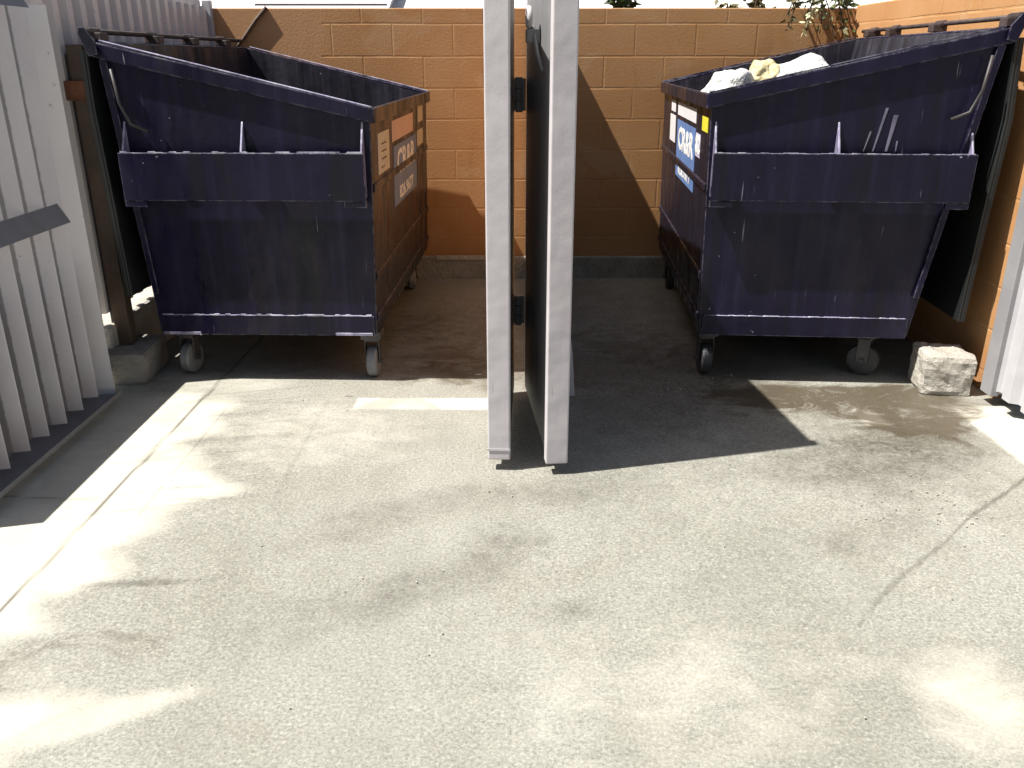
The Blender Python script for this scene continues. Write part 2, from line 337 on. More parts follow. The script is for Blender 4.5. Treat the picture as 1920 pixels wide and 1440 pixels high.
# ------------------------------------------------------------------ corrugated fence at the left, on a curb
def corrugated(x0,y0,y1,z0,z1,p=.15,d=.035,face=1,ragged=0.):
    m=MB(); prof=[]; y=y0
    seq=[(0,0),(.38,0),(.50,1),(.88,1)]
    k=0
    while True:
        done=False
        for f,h in seq:
            yy=y0+(k+f)*p
            if yy>y1: done=True;break
            prof.append((x0+face*d*h,yy))
        if done: break
        k+=1
    prof.append((prof[-1][0],y1))
    nz=6
    for j in range(nz+1):
        for i,(px,py) in enumerate(prof):
            zz=z0+(z1-z0)*j/nz
            if j==0: zz+=ragged*random.uniform(-1,1)
            m.v.append((px,py,zz))
    n=len(prof)
    for j in range(nz):
        for i in range(n-1): m.f.append((j*n+i,j*n+i+1,(j+1)*n+i+1,(j+1)*n+i))
    return m
M['rail_light']=sheet_mat('shaded_end_steel',(.30,.295,.30),(.24,.235,.245),(.14,.12,.11))  # grey stands in for the shaded end side of the white gate
M['sheet_fence']=sheet_mat('bounce_tinted_fence_steel',(.78,.70,.66),(.70,.63,.60),(.55,.45,.40))  # warm tint stands in for orange light bounced off the wall
fx=-2.03
fe=empty('corrugated_fence',(0,0,0),'corrugated metal fence behind the left dumpster, standing on a low curb','fence')
corrugated(fx,FY+.02,6.05,.33,1.82,.13,.035).build('corrugated_sheet',M['sheet_fence'],fe,solid=.003)
w=MB(); w.box(fx-.06,fx-.005,FY+.02,6.05,1.80,1.86); w.build('top_rail',M['sheet_white'],fe,bevel=.004)
w=MB(); w.box(fx-.06,fx-.006,FY+.02,6.05,.85,.90); w.build('middle_rail',M['rail'],fe,bevel=.004)
w=MB(); w.box(-2.03,-1.975,6.052,6.105,.165,1.86); w.build('end_post',M['sheet_white'],fe,bevel=.004)
for yy in (3.9,5.0): 
    w=MB(); w.box(fx-.12,fx-.062,yy,yy+.06,-.02,1.8); w.build('post',M['rail'],fe,bevel=.004)
cu=MB(); cu.box(-2.18,-1.965,3.95,6.06,-.03,.275)
def rough_block(name,mat,dx,dy,dz,loc,rz,label,cat,seed,amp=.014,round_=.025):
    bm=bmesh.new(); bmesh.ops.create_cube(bm,size=1)
    for v in bm.verts: v.co=Vector((v.co.x*dx,v.co.y*dy,(v.co.z+.5)*dz))
    bmesh.ops.bevel(bm,geom=bm.edges[:],offset=round_,segments=2,affect='EDGES',profile=.6)
    bmesh.ops.subdivide_edges(bm,edges=[e for e in bm.edges if e.calc_length()>.05],cuts=7,use_grid_fill=True)
    bmesh.ops.subdivide_edges(bm,edges=[e for e in bm.edges if e.calc_length()>.03],cuts=1,use_grid_fill=True)
    bm.normal_update()
    for v in bm.verts:
        if v.co.z<.01: continue
        n1=noise.fractal(v.co*9+Vector((seed,0,0)),.8,2.2,5); n2=noise.noise(v.co*4+Vector((0,seed,0)))
        v.co+=v.normal*(n1*amp+n2*amp*.9)
    me=bpy.data.meshes.new(name); bm.to_mesh(me); bm.free(); me.materials.append(mat)
    o=bpy.data.objects.new(name,me); COL.objects.link(o); o.location=loc; o.rotation_euler=(0,0,rz)
    return tag(o,label,cat)
tag(cu.build('fence_curb',M['stone'],bevel=.02),'low concrete curb below the corrugated fence, a sunlit strip on its top','curb')
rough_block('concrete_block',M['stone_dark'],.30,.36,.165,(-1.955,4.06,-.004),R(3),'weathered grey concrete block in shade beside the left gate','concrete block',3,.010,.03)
rough_block('concrete_block',M['stone'],.235,.25,.20,(2.085,3.87,-.004),R(-8),'rough pale sunlit concrete block beside the right dumpster','concrete block',11,.014,.028)
# ------------------------------------------------------------------ brown post with rusty strap
pp=empty('gate_stop_post',(-1.935,4.06,0),'brown post with a rusty strap between the left gate and its dumpster','post')
w=MB(); w.box(-.04,.035,-.035,.035,.165,1.56); w.build('post',M['brown'],pp,bevel=.004)
w=MB(); w.box(-.058,-.042,-.02,.02,.165,1.52); w.build('side_strip',M['darkmetal'],pp,bevel=.003)
w=MB(); w.box(-.12,.05,-.050,-.036,1.325,1.41); w.build('strap',M['rust'],pp,bevel=.003)
w=MB(); w.tube([(.035,-.052,1.335),(.035,-.062,1.335)],.009,8); w.build('bolt',M['darkmetal'],pp)
# ------------------------------------------------------------------ sun
sd=Vector((.563,.142,-1)).normalized()
hz=Vector((sd.x,sd.y,0)).normalized()
# ------------------------------------------------------------------ left gate leaf (ribs made as fins along the light, letting sun through)
GY0,GY1=2.47,3.66
lg=empty('gate_leaf',(-1.86,GY1,0),'large ribbed off-white gate leaf swung open along the left edge','gate')
def L(y): return y-GY1
fins=MB(); y=GY0+.05
k=0
while y<GY1-.02:
    w_=.112; th=.0007
    a=Vector((-.10,L(y)-.024,0)); bq=a+hz*w_
    nrm=Vector((-hz.y,hz.x,0))
    # rolled slat : flat web with a small rounded nose, lower end slightly ragged
    zb=.085+random.uniform(-.006,.008)
    pts=[a+nrm*th,bq-hz*.004+nrm*th,bq+nrm*.0,bq-hz*.004-nrm*th,a-nrm*th]
    fins.prism([(p.x,p.y) for p in pts],'z',zb,1.70)
    y+=.142; k+=1
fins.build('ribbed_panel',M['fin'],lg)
def strap(zc,h):  # flat rail tilted along the light so its shadow almost vanishes
    m=MB(); d=sd; ln=h/abs(d.z)/2
    c0=Vector((.034,0,zc)); p0=c0-Vector((d.x,0,d.z))*ln; p1=c0+Vector((d.x,0,d.z))*ln; n=Vector((d.z,0,-d.x)).normalized()*.0008
    m.prism([((p0+n).x,(p0+n).z),((p1+n).x,(p1+n).z),((p1-n).x,(p1-n).z),((p0-n).x,(p0-n).z)],'y',L(GY0),L(GY1)-.19)
    return m
strap(.915,.075).build('middle_rail',M['rail'],lg)
strap(1.705,.05).build('top_rail',M['rail'],lg)
w=MB(); w.box(-.10,.045,L(GY0),0,.045,.051); w.box(.040,.046,L(GY0),0,.0512,.066); w.box(-.106,-.10,L(GY0),0,.045,.10)
w.build('bottom_rail',M['rail'],lg)
w=MB(); w.box(-.125,-.118,L(GY0),.27,.06,.64); w.build('shadow_plate',M['rail'],lg)  # added plate, unseen behind the fins, casts the shadow strip on the floor
w=MB(); a=Vector((-.10,-.034)); n2=Vector((-hz.y,hz.x))*.001; e2=Vector((hz.x,hz.y))*.122
w.prism([tuple(a+n2),tuple(a+e2+n2),tuple(a+e2-n2),tuple(a-n2)],'z',.05,1.70); w.build('edge_plate',M['sheet'],lg)
# ------------------------------------------------------------------ right gate leaf (sunlit)
rg=empty('gate_leaf',(2.285,3.70,0),'bright sunlit white corrugated gate leaf swung open at the right edge','gate')
corrugated(-.046,-1.2,-.012,.075,1.84,.15,.035,-1).build('corrugated_sheet',M['sheet_white'],rg,solid=.003)
for ya in (-.05,-1.22):
    w=MB(); w.box(-.044,.045,ya,ya+.05,.045,1.85); w.build('end_post',M['sheet_white'],rg,bevel=.005)
w=MB(); w.box(-.088,-.048,-.085,.004,.05,1.85); w.build('hinge_post',M['rail_light'],rg,bevel=.004)
w=MB(); w.box(-.005,.045,-1.17,-.05,.045,.10); w.build('bottom_rail',M['sheet_white'],rg,bevel=.004)
w=MB(); w.box(-.005,.045,-1.17,-.05,1.78,1.84); w.build('top_rail',M['sheet_white'],rg,bevel=.004)
w=MB(); w.box(-.003,.043,-1.168,-.052,.92,.97); w.build('middle_rail',M['rail'],rg,bevel=.004)
# ------------------------------------------------------------------ centre gate leaves, seen end-on
def centre_leaf(xn,yn,xf,yf,label,width=.086,ht=1.90):
    dx,dy=xf-xn,yf-yn; ln=math.hypot(dx,dy); rz=math.atan2(-dx,dy)
    o=empty('gate_leaf',(xn,yn,0),label,'gate',None,rz)
    h=width/2
    w=MB(); w.box(-h,h,0,.05,.045,ht); w.build('end_post',M['gate_post'],o,bevel=.006,seg=3)
    w=MB(); w.box(-h*.7,h*.7,ln-.05,ln,.045,ht); w.build('end_post',M['sheet'],o,bevel=.004)
    w=MB(); w.box(-.025,.025,.05,ln-.05,.05,.10); w.build('bottom_rail',M['sheet'],o,bevel=.003)
    w=MB(); w.box(-.025,.025,.05,ln-.05,ht-.06,ht-.005); w.build('top_rail',M['sheet'],o,bevel=.003)
    w=MB(); w.box(-.0245,.0245,.05,ln-.05,.90,.95); w.build('middle_rail',M['rail'],o,bevel=.003)
    return o,ln
lA,lnA=centre_leaf(-.050,2.965,-.022,3.78,'left one of the two off-white gate leaves seen end-on in the middle',ht=1.75)
w=MB(); w.box(.0255,.034,.05,lnA-.05,.06,1.743); w.build('panel',M['rail'],lA)
w=MB(); w.box(-.0425,.0425,-.0025,-.0005,.085,.094); w.build('weld_seam',M['gate_post'],lA)
lB,lnB=centre_leaf(.172,2.93,.090,3.78,'right one of the two off-white gate leaves seen end-on in the middle')
w=MB(); w.box(-.034,-.0255,.05,lnB-.05,.06,1.893); w.build('panel',M['rail'],lB)
w=MB()
import itertools
tor=[]
for i in range(17):
    a=2*math.pi*i/16; tor.append((-.075+.0,.38+.03*math.cos(a),1.64+.03*math.sin(a)))
w.tube(tor,.010,8,cap=False); w.build('latch_ring',M['gate_post'],lB,smooth=True)
w=MB(); w.box(-.085,-.035,.36,.40,1.555,1.60); w.tube([(-.06,.38,1.61),(-.05,.33,1.52),(-.036,.28,1.46)],.008,6); w.build('latch_bracket',M['rail'],lB,bevel=.002)
# hinges between the two leaves and the partition
for zc in (1.36,.42):
    w=MB(); w.tube([(0,0,zc-.07),(0,0,zc-.025)],.016,10).tube([(0,0,zc-.022),(0,0,zc+.022)],.016,10).tube([(0,0,zc+.025),(0,0,zc+.07)],.016,10)
    w.box(-.03,.03,.004,.012,zc-.065,zc+.065)
    o=w.build('hinge',M['rail'],lB,bevel=.002); o.location=(-.062,lnB-.01,0)
pw=empty('partition_wall',(.158,3.83,0),'orange block partition between the two bays, hidden behind the middle gate leaves','wall')
M['wall_mid']=block_wall('orange_block_partition',True,.095,.1,.95)
w=MB(); w.box(-.055,.050,0,WY-3.83-.05,-.02,1.895); w.build('wall',M['wall_mid'],pw,bevel=.006)
# pale leaning board
ln_=MB(); ln_.prism([(.0,0),(.085,0),(.07,.22),(.02,.60),(0,.60)],'y',0,.045)
o=ln_.build('leaning_board',M['gate_post'],bevel=.004); o.location=(.213,3.74,0); o.rotation_euler=(R(-3),0,0)
tag(o,'small pale tapered board standing behind the middle gate leaves','board')
# ------------------------------------------------------------------ text
def text_mesh(txt,size,name,mat,parent,M4,bold=.0,depth=.0006,xs=1.5):
    M4=M4@Matrix.Diagonal((xs,1,1,1))
    cu=bpy.data.curves.new(name,'FONT'); cu.body=txt; cu.size=size; cu.align_x='CENTER'; cu.align_y='CENTER'; cu.extrude=depth; cu.offset=bold; cu.resolution_u=2
    o=bpy.data.objects.new(name,cu); COL.objects.link(o)
    dg=bpy.context.evaluated_depsgraph_get(); me=bpy.data.meshes.new_from_object(o.evaluated_get(dg))
    bpy.data.objects.remove(o); me.transform(M4); me.materials.clear(); me.materials.append(mat)
    q=bpy.data.objects.new(name,me); COL.objects.link(q); q.parent=parent; return q
# ------------------------------------------------------------------ dumpsters
def ridge(X,a,b,ya,yb,z,h,n):
    m=MB(); top=[]
    hs=[random.choice((.08,.2,.5,1,1)) for _ in range(n)]
    for q in range(n):
        top+=[(X(a+(b-a)*(q+.05)/n),z+h*hs[q]),(X(a+(b-a)*(q+.95)/n),z+h*hs[q])]
    for i in range(len(top)-1):
        (x0,z0_),(x1,z1_)=top[i],top[i+1]; 
    vs=[];k=len(top)
    for (x,zz) in top: vs+=[(x,ya,z),(x,ya,zz),(x,yb,zz),(x,yb,z)]
    fs=[]
    for i in range(k-1):
        for j in range(4): fs.append((i*4+j,i*4+(j+1)%4,(i+1)*4+(j+1)%4,(i+1)*4+j))
    fs+=[(0,1,2,3),((k-1)*4+3,(k-1)*4+2,(k-1)*4+1,(k-1)*4)]
    return m.add(vs,fs)
def dumpster(s,loc,rz,label,P):
    """local x: 0 = low front wall, s*x grows to the high hinged rear wall; local y: 0 = near side wall"""
    W,Wt,Ln,zb,hf,hr=P['W'],P['Wt'],P['L'],P.get('zb',.25),P['hf'],P['hr']
    o=empty('dumpster',loc,label,'dumpster','purple dumpsters',rz)
    X=lambda u:s*u
    ft=-.025; t=.012
    def top(u): return hf+(hr-hf)*(u-ft)/(Wt-ft)
    # body: side walls
    side=[(X(0),zb),(X(W),zb),(X(Wt),hr),(X(ft),hf)]
    w=MB(); w.prism(side,'y',0,t); w.prism(side,'y',Ln-t,Ln)
    w.prism([(X(W-t),zb),(X(W),zb),(X(Wt),hr),(X(Wt-t),hr)],'y',t,Ln-t)
    w.box(min(X(t),X(W-t)),max(X(t),X(W-t)),t,Ln-t,zb,zb+t)
    w.build('body',M['purple'],o,bevel=.003)
    fr=MB(); fr.prism([(X(0),zb),(X(t),zb),(X(ft+t),hf),(X(ft),hf)],'y',t,Ln-t)
    f=fr.build('front_panel',M['purple_side'],o,bevel=.003)
    # inner liner (dirty interior faces)
    w=MB(); e=.0135
    w.prism([(X(.02),zb+.03),(X(W-.02),zb+.03),(X(Wt-.02),hr-.01),(X(ft+.02),hf-.01)],'y',Ln-t-.004,Ln-t-.001)
    w.prism([(X(W-t-.004),zb+.03),(X(W-t-.001),zb+.03),(X(Wt-t-.001),hr-.01),(X(Wt-t-.004),hr-.01)],'y',t+.002,Ln-t-.006)
    w.build('inner_wall',M['inside'],o)
    # rim: formed channel
    rw,rh=.024,.062
    for (ya,yb) in ((-rw,-.001),(Ln+.001,Ln+rw)):
        w=MB(); w.prism([(X(ft-rw),top(ft)-rh),(X(Wt+.02),top(Wt)-rh),(X(Wt+.02),top(Wt)+.004),(X(ft-rw),top(ft)+.004)],'y',ya,yb)
        w.build('side_rim',M['purple'],o,bevel=.006)
        w=MB(); y0,y1=(ya+.002,ya+.018) if ya<0 else (yb-.018,yb-.002)
        w.prism([(X(ft-rw+.01),top(ft)+.0045),(X(Wt-.02),top(Wt)+.0025),(X(Wt-.02),top(Wt)+.008),(X(ft-rw+.01),top(ft)+.010)],'y',y0,y1)
        w.build('rim_flange',M['purple_worn' if s<0 else 'purple'],o,bevel=.002)
    w=MB(); w.prism([(X(ft-rw),hf-rh),(X(ft-.001),hf-rh),(X(ft-.001),hf+.003),(X(ft-rw),hf+.003)],'y',.0,Ln)
    w.build('front_rim',M['purple_side'],o,bevel=.005)
    w=MB(); w.prism([(X(Wt+.001),hr-.05),(X(Wt+.03),hr-.05),(X(Wt+.03),hr+.003),(X(Wt+.001),hr+.003)],'y',0,Ln)
    w.build('rear_rim',M['purple'],o,bevel=.005)
    # fork pockets on both side walls
    z0,z1=.90,1.11; dep=P['dep']
    u0,u1=P['pu']
    for sg,yw in ((-1,0),(1,Ln)):
        yo=yw+sg*dep
        w=MB(); ya,yb=sorted((yo,yo-sg*.008))
        w.box(min(X(u0),X(u1)),max(X(u0),X(u1)),ya,yb,z0,z1)
        ya2,yb2=sorted((yo-sg*.0085,yo-sg*.03)); w.box(min(X(u0),X(u1)),max(X(u0),X(u1)),ya2,yb2,z1-.006,z1-.0005)
        pk=w.build('fork_pocket',M['purple'],o,bevel=.0025)
        if sg<0:
            w=ridge(X,u0+.01,u1-.01,ya+.001,yb-.001,z1+.0003,.0065 if s<0 else .003,34)
            w.build('worn_edge',M['purple_worn'],pk)
            for q in range(2):
                a=(u0,u1-.10)[q]; w=MB(); w.box(min(X(a),X(a+.10)),max(X(a),X(a+.10)),ya+.002,yb+.02,z0-.028,z0-.001); w.build('end_bracket',M['purple'],pk,bevel=.002)
        for gi,u in enumerate((u0+.012,(u0+u1)/2+P.get('gm',0),u1-.018)):
            w=MB(); yi=yw+sg*.001; yq=yo-sg*.009
            tilt=(0.0,.0,P.get('gt',0.))[gi]
            poly=[(yi,z1+.13),(yi,z0+.01),(yq,z0+.01),(yq,z1-.007)]
            w.prism(poly,'x',X(u)-.004,X(u)+.004)
            gsh=w.build('gusset',M['purple_worn' if (sg<0) else 'purple'],pk,bevel=.0015)
    # base rails and weld lines on the side walls
    for sg,yw in ((-1,0),(1,Ln)):
        ya,yb=sorted((yw+sg*.001,yw+sg*.010)); w=MB()
        w.box(min(X(.01),X(W-.01)),max(X(.01),X(W-.01)),ya,yb,zb-.005,zb+.093)
        br=w.build('base_rail',M['purple'],o,bevel=.002)
        if sg<0:
            w=ridge(X,.02,W-.02,ya-.001,yb+.001,zb+.0933,.006 if s<0 else .002,40)
            w.build('worn_edge',M['purple_worn'],br)
            if s<0:
                for ua in (.02,W-.2):
                    w=MB(); w.box(X(ua+.18),X(ua),ya-.004,ya-.0005,zb-.004,zb+.010); w.build('caster_pad',M['purple_worn'],br,bevel=.002)
    # front panel ribs
    def fu(z): return ft*(z-zb)/(hf-zb)
    for z,hh in ((.945,.028),(.53,.03),(.33,.02)):
        w=MB(); a=fu(z)-.010; w.prism([(X(a+.009),z-hh/2-.006),(X(a),z-hh/2),(X(a),z+hh/2),(X(a+.009),z+hh/2+.006)],'y',.02,Ln-.02)
        w.build('stiffener',M['purple_side'] if z>.5 else M['purple'],f,bevel=.002)
    # stickers: (y0,y1,z0,z1,material)
    def P4(yc,zc,off=.0035):
        # text plane on the front panel, facing away from the body, reading level
        out=Vector((-s,0,0)); up=Vector((-ft*s*-1/(hf-zb)*1.0,0,1)).normalized() if False else Vector((s*ft/(hf-zb),0,1)).normalized()
        right=up.cross(out).normalized(); out=right.cross(up)
        m=Matrix((right,up,out)).transposed().to_4x4(); m.translation=Vector((X(fu(zc)),yc,zc))+out*off; return m
    for st in P['stickers']:
        y0,y1,a,bz,mat=st[:5]
        w=MB(); wd=y1-y0; ht=bz-a; mm=P4((y0+y1)/2,(a+bz)/2,.0)
        w.box(-wd/2,wd/2,-ht/2,ht/2,.0006,.0022,mm); sk=w.build('sticker',M[mat],f)
        if len(st)>5:
            for (txt,size,oy,oz,mt,bold) in st[5]:
                tm=P4((y0+y1)/2,(a+bz)/2,.003)@Matrix.Translation((oy,oz,0))
                text_mesh(txt,size,'lettering',M[mt],sk,tm,bold)
    for (u,z0_,z1_,du,wd_) in P.get('drips',[]):
        w=MB(); yy=-.0005
        w.prism([(X(u),z0_),(X(u+wd_),z0_),(X(u+du+wd_*1.6),z1_),(X(u+du-wd_*.4),z1_)],'y',yy-.0018,yy)
        w.build('paint_run',M['lilac_dust'],o,bevel=.0006)
    # casters
    for (u,yy,ang) in P['casters']:
        base=(X(u),yy,0); Rm=Matrix.Translation(base)@Matrix.Rotation(R(ang),4,'Z')
        w=MB(); w.box(-.05,.05,-.05,.05,.205,.2445,Rm)
        w.box(-.037,-.032,-.03,.03,.075,.205,Rm); w.box(.032,.037,-.03,.03,.075,.205,Rm); w.box(-.037,.037,-.035,.035,.19,.2045,Rm)
        c=w.build('caster',M['caster'],o,bevel=.002)
        w=MB(); prof=[(-.026,.060),(-.024,.074),(-.016,.080),(.016,.080),(.024,.074),(.026,.060)]
        n=28; vs=[]
        for (px,pr) in prof:
            for k in range(n):
                a=2*math.pi*k/n; vs.append(Rm@Vector((px,pr*math.cos(a),.081+pr*math.sin(a))))
        fs=[(i*n+k,i*n+(k+1)%n,(i+1)*n+(k+1)%n,(i+1)*n+k) for i in range(len(prof)-1) for k in range(n)]
        fs+=[tuple(range(n))[::-1],tuple(range((len(prof)-1)*n,len(prof)*n))]
        w.add(vs,fs); w.build('wheel',M['rubber' if s<0 else 'rubber_dark'],c,smooth=False)
        w=MB(); w.tube([Rm@Vector((-.046,0,.081)),Rm@Vector((.046,0,.081))],.012,10); w.build('axle',M['caster'],c)
    # hinge rod, knuckles
    ru,rzv=Wt+.035,hr+.042
    w=MB(); w.tube([(X(ru),-.03,rzv),(X(ru),Ln+.03,rzv)],.011,8); w.build('hinge_rod',M['hinge'],o,smooth=True)
    for i,yy in enumerate(P['knuckles']):
        w=MB(); w.box(min(X(ru-.05),X(ru+.02)),max(X(ru-.05),X(ru+.02)),yy,yy+.07,hr+.004,rzv-.004)
        w.tube([(X(ru),yy-.015,rzv),(X(ru),yy+.085,rzv)],.018,8); w.build('hinge_bracket',M['hinge'],o,bevel=.003)
    w=MB(); w.prism([(X(Wt-.02),hr-.05),(X(Wt+.02),hr-.06),(X(ru+.018),rzv-.01),(X(ru+.012),rzv+.016),(X(ru-.01),rzv+.016),(X(Wt-.015),hr+.006)],'y',-.048,-.036)
    w.build('corner_plate',M['purple'],o,bevel=.003)
    # lids hanging open behind the rear wall
    half=(Ln-.02)/2
    for i in range(2):
        y0=.0+i*(half+.02)-.03; y1=y0+half
        a=P['lid']  # list of (u,z)
        w=MB(); prof=[(X(u),z) for u,z in a]+[(X(u+.012),z) for u,z in a[::-1]]
        w.prism(prof,'y',y0,y1)
        for yr in (y0,y0+.16,(y0+y1)/2-.03,y1-.22,y1-.05):
            prof=[(X(u+.0125),z) for u,z in a]+[(X(u+.034),z) for u,z in a[::-1]]
            w.prism(prof,'y',yr,yr+.05)
        w.build('lid',M['lid'],o,bevel=.004)
    # lid prop rod hanging on the near side
    w=MB(); w.tube([(X(Wt-.07),-.055,hr-.11),(X(Wt-.085),-.055,hr-.25),(X(Wt-.12),-.052,hr-.34),(X(Wt-.19),-.045,hr-.37)],.008,8)
    w.build('latch_rod',M['darkmetal'],o,smooth=True)
    w=MB(); w.prism([(X(W+(Wt-W)*.16-.04),zb+.20),(X(W+(Wt-W)*.16-.012),zb+.20),(X(Wt-.006),hr-.07),(X(Wt-.04),hr-.07)],'y',-.022,-.001)
    w.build('corner_stiffener',M['purple'],o,bevel=.003)
    return o
LEFT=dict(drips=[],W=1.06,Wt=1.15,L=2.03,hf=1.295,hr=1.57,dep=.078,pu=(.0,1.10),gm=0,
  casters=[(.045,.10,0),(.985,.13,-8),(.10,1.85,15),(.95,1.85,0)],
  knuckles=(.02,.62,1.10,1.62),
  lid=[(1.185,1.535),(1.19,1.3),(1.175,.95),(1.16,.44)],
  stickers=[(.17,.49,.985,1.175,'cream',[('NO PARKING',.034,0,.065,'ink',0),('NO DUMPING',.034,0,.022,'ink',0),('KEEP LID CLOSED',.026,0,-.02,'ink',0),('NOTICE',.03,0,-.062,'ink',0)]),
   (.58,1.36,1.10,1.205,'pink'),
   (1.58,1.82,1.13,1.245,'cream'),
   (.62,1.50,.76,1.075,'greyblue_st',[('CR&R',.175,0,.06,'ink_white',.004),('826.9677',.095,.0,-.105,'ink_white',.002)]),
   (1.54,1.82,.99,1.085,'cream',[('NOTICE',.03,0,.02,'ink',0)])])
LEFT['stickers'][0]=(.17,.49,.985,1.175,'cream',[('\u2014',.09,0,.045,'ink',0),('\u2014',.09,0,.010,'ink',0),('\u2014',.09,0,-.025,'ink',0),('\u2014',.06,-.04,-.065,'ink',0)])
LEFT['stickers'][4]=(1.54,1.82,.99,1.085,'cream')
M['lilac_dust']=simple('dried_pale_run',(.15,.14,.19),.7,.1,30,.5)
RIGHT=dict(drips=[(.70,1.115,1.30,.035,.006),(.755,1.115,1.27,.02,.010),(.66,1.115,1.20,.02,.004),(.80,1.115,1.16,.0,.004)],W=.99,Wt=1.19,L=2.03,hf=1.355,hr=1.625,dep=.078,pu=(-.01,1.13),gm=-.02,gt=.02,
  casters=[(.06,.13,6),(.86,.16,62),(.07,1.85,0),(.95,1.85,0)],
  knuckles=(.0,.78,1.42,1.80),
  lid=[(1.215,1.585),(1.235,1.25),(1.215,.8),(1.20,.34)],
  stickers=[(.06,.24,1.185,1.25,'yellow_st'),
   (.27,.43,1.05,1.16,'lilac',[('S2',.11,0,0,'ink_white',.006)]),
   (.45,1.22,.86,1.175,'blue_st',[('CR&R',.165,0,.055,'ink_white',.006),('826.9677',.095,0,-.105,'ink_white',.003)]),
   (.45,1.22,1.20,1.27,'white_st'),
   (1.32,1.60,1.03,1.185,'white_st'),(1.34,1.56,1.205,1.27,'white_st')])
dL=dumpster(-1,(-.655,3.93,0),R(-1.6),'purple dumpster on the left with cream stickers, empty, lids hanging back against the fence',LEFT)
dR=dumpster(1,(.91,3.95,0),R(-3.8),'purple dumpster on the right, heaped with white bags, bright blue sticker on its front',RIGHT)
# ------------------------------------------------------------------ rubbish bags
def bag(name,loc,r,mat,label,seed,peak=None):
    bm=bmesh.new(); bmesh.ops.create_icosphere(bm,subdivisions=5,radius=1)
    for v in bm.verts:
        c=v.co.copy(); k=1+.30*noise.noise(c*1.6+Vector((seed,0,0)))+.06*noise.noise(c*3.2+Vector((0,seed,0)))
        rd=abs(noise.noise(c*3.1+Vector((0,0,seed))))*.13
        c=c*(k-rd)
        if peak:
            d=Vector(peak[:3]).normalized(); a=max(0,v.co.dot(d)); c+=d*peak[3]*a**9
        v.co=Vector((c.x*r[0],c.y*r[1],c.z*r[2]))
    me=bpy.data.meshes.new(name); bm.to_mesh(me); bm.free(); me.materials.append(mat)
    me.polygons.foreach_set('use_smooth',[True]*len(me.polygons))
    o=bpy.data.objects.new(name,me); COL.objects.link(o); o.location=loc
    return tag(o,label,'rubbish bag')
bag('rubbish_bag',(1.03,4.20,1.36),(.125,.13,.105),M['bag'],'white bag heaped at the front corner of the right dumpster',2.2)
bag('rubbish_bag',(1.19,4.27,1.425),(.075,.09,.075),M['bag_y'],'small yellowish crumpled bag between the two white ones in the right dumpster',5.1)
bag('rubbish_bag',(1.38,4.25,1.40),(.19,.15,.085),M['bag'],'largest white bag with a pointed top in the right dumpster',8.4,(.22,.1,.95,.5))
w=MB()
bm=bmesh.new(); bmesh.ops.create_grid(bm,x_segments=40,y_segments=60,size=.5)
for v in bm.verts:
    v.co=Vector((1.47+v.co.x*.93,4.85+v.co.y*1.5+0,1.16+.07*noise.fractal(Vector((v.co.x*6,v.co.y*9,0)),.8,2,4)))
me=bpy.data.meshes.new('rubbish'); bm.to_mesh(me); bm.free(); me.materials.append(M['bin_stuff']); ru=bpy.data.objects.new('rubbish',me); COL.objects.link(ru)
tag(ru,'loose mixed rubbish filling the right dumpster below its bags','rubbish',kind='stuff')
# ------------------------------------------------------------------ neighbour beyond the wall
nb=empty('shed',(0,7.0,0),'low white roofed building beyond the back wall','building')
w=MB(); w.prism([(0,1.862),(2.6,2.75),(2.6,2.71),(0,1.83)],'x',-1.7,6); w.build('roof',M['roof'],nb)
w=MB(); w.box(-1.6,5.9,.25,2.5,-.02,1.86); w.build('wall',M['stucco'],nb)
w=MB(); w.box(-1.7,6,-.03,-.002,1.79,1.86); w.build('fascia',M['roof'],nb,bevel=.004)
nb2=empty('shed',(-2.4,6.6,0),'pale roofed shed beyond the corrugated fence, a dark strip for its eave shadow showing over the wall','building')
w=MB(); w.prism([(0,1.84),(2.2,2.6),(2.2,2.57),(0,1.81)],'x',-3.5,1.52); w.build('roof',M['roof'],nb2)
w=MB(); w.box(-3.4,1.42,.2,2.0,-.02,1.84); w.build('wall',M['stucco'],nb2)
w=MB(); w.prism([(.05,1.8585),(.08,1.869),(.08,1.875),(.05,1.865)],'x',.55,1.50); w.build('eave_shadow_strip',M['darkmetal'],nb2)  # dark strip stands in for the shadow under the eave
# ------------------------------------------------------------------ plants
def leaf_mat(name,a,b,tr=.25):
    t=NT(name); oi=t.n('ShaderNodeNewGeometry').outputs['Random Per Island']
    col=t.mix(oi,a,b); return t.fin(col,.55,None,None,**{'Transmission Weight':0.,'Subsurface Weight':0.})
M['leaf']=leaf_mat('green_leaves',(.035,.06,.018),(.10,.13,.04))
M['leaf_dry']=leaf_mat('dry_olive_leaves',(.10,.085,.035),(.20,.17,.07))
M['flower']=leaf_mat('pale_yellow_petals',(.75,.70,.35),(.80,.78,.55))
M['stem']=simple('brown_stem',(.10,.065,.035),.7,.3,30,.3)
def leaves(m,c,r,n,ls,droop=0.,rnd=random):
    for _ in range(n):
        while True:
            p=Vector((rnd.uniform(-1,1),rnd.uniform(-1,1),rnd.uniform(-1,1)))
            if p.length<1: break
        p=Vector((p.x*r[0],p.y*r[1],p.z*r[2]))+Vector(c)
        d=Vector((rnd.gauss(0,1),rnd.gauss(0,1),rnd.gauss(0,.6)-droop)).normalized(); s_=d.cross(Vector((rnd.gauss(0,1),rnd.gauss(0,1),rnd.gauss(0,1)))).normalized()
        l=ls*rnd.uniform(.6,1.3); wd=l*.22
        b0=len(m.v); m.v+=[tuple(p),tuple(p+d*l*.5+s_*wd),tuple(p+d*l),tuple(p+d*l*.5-s_*wd)]; m.f.append((b0,b0+1,b0+2,b0+3))
rn=random.Random(5)
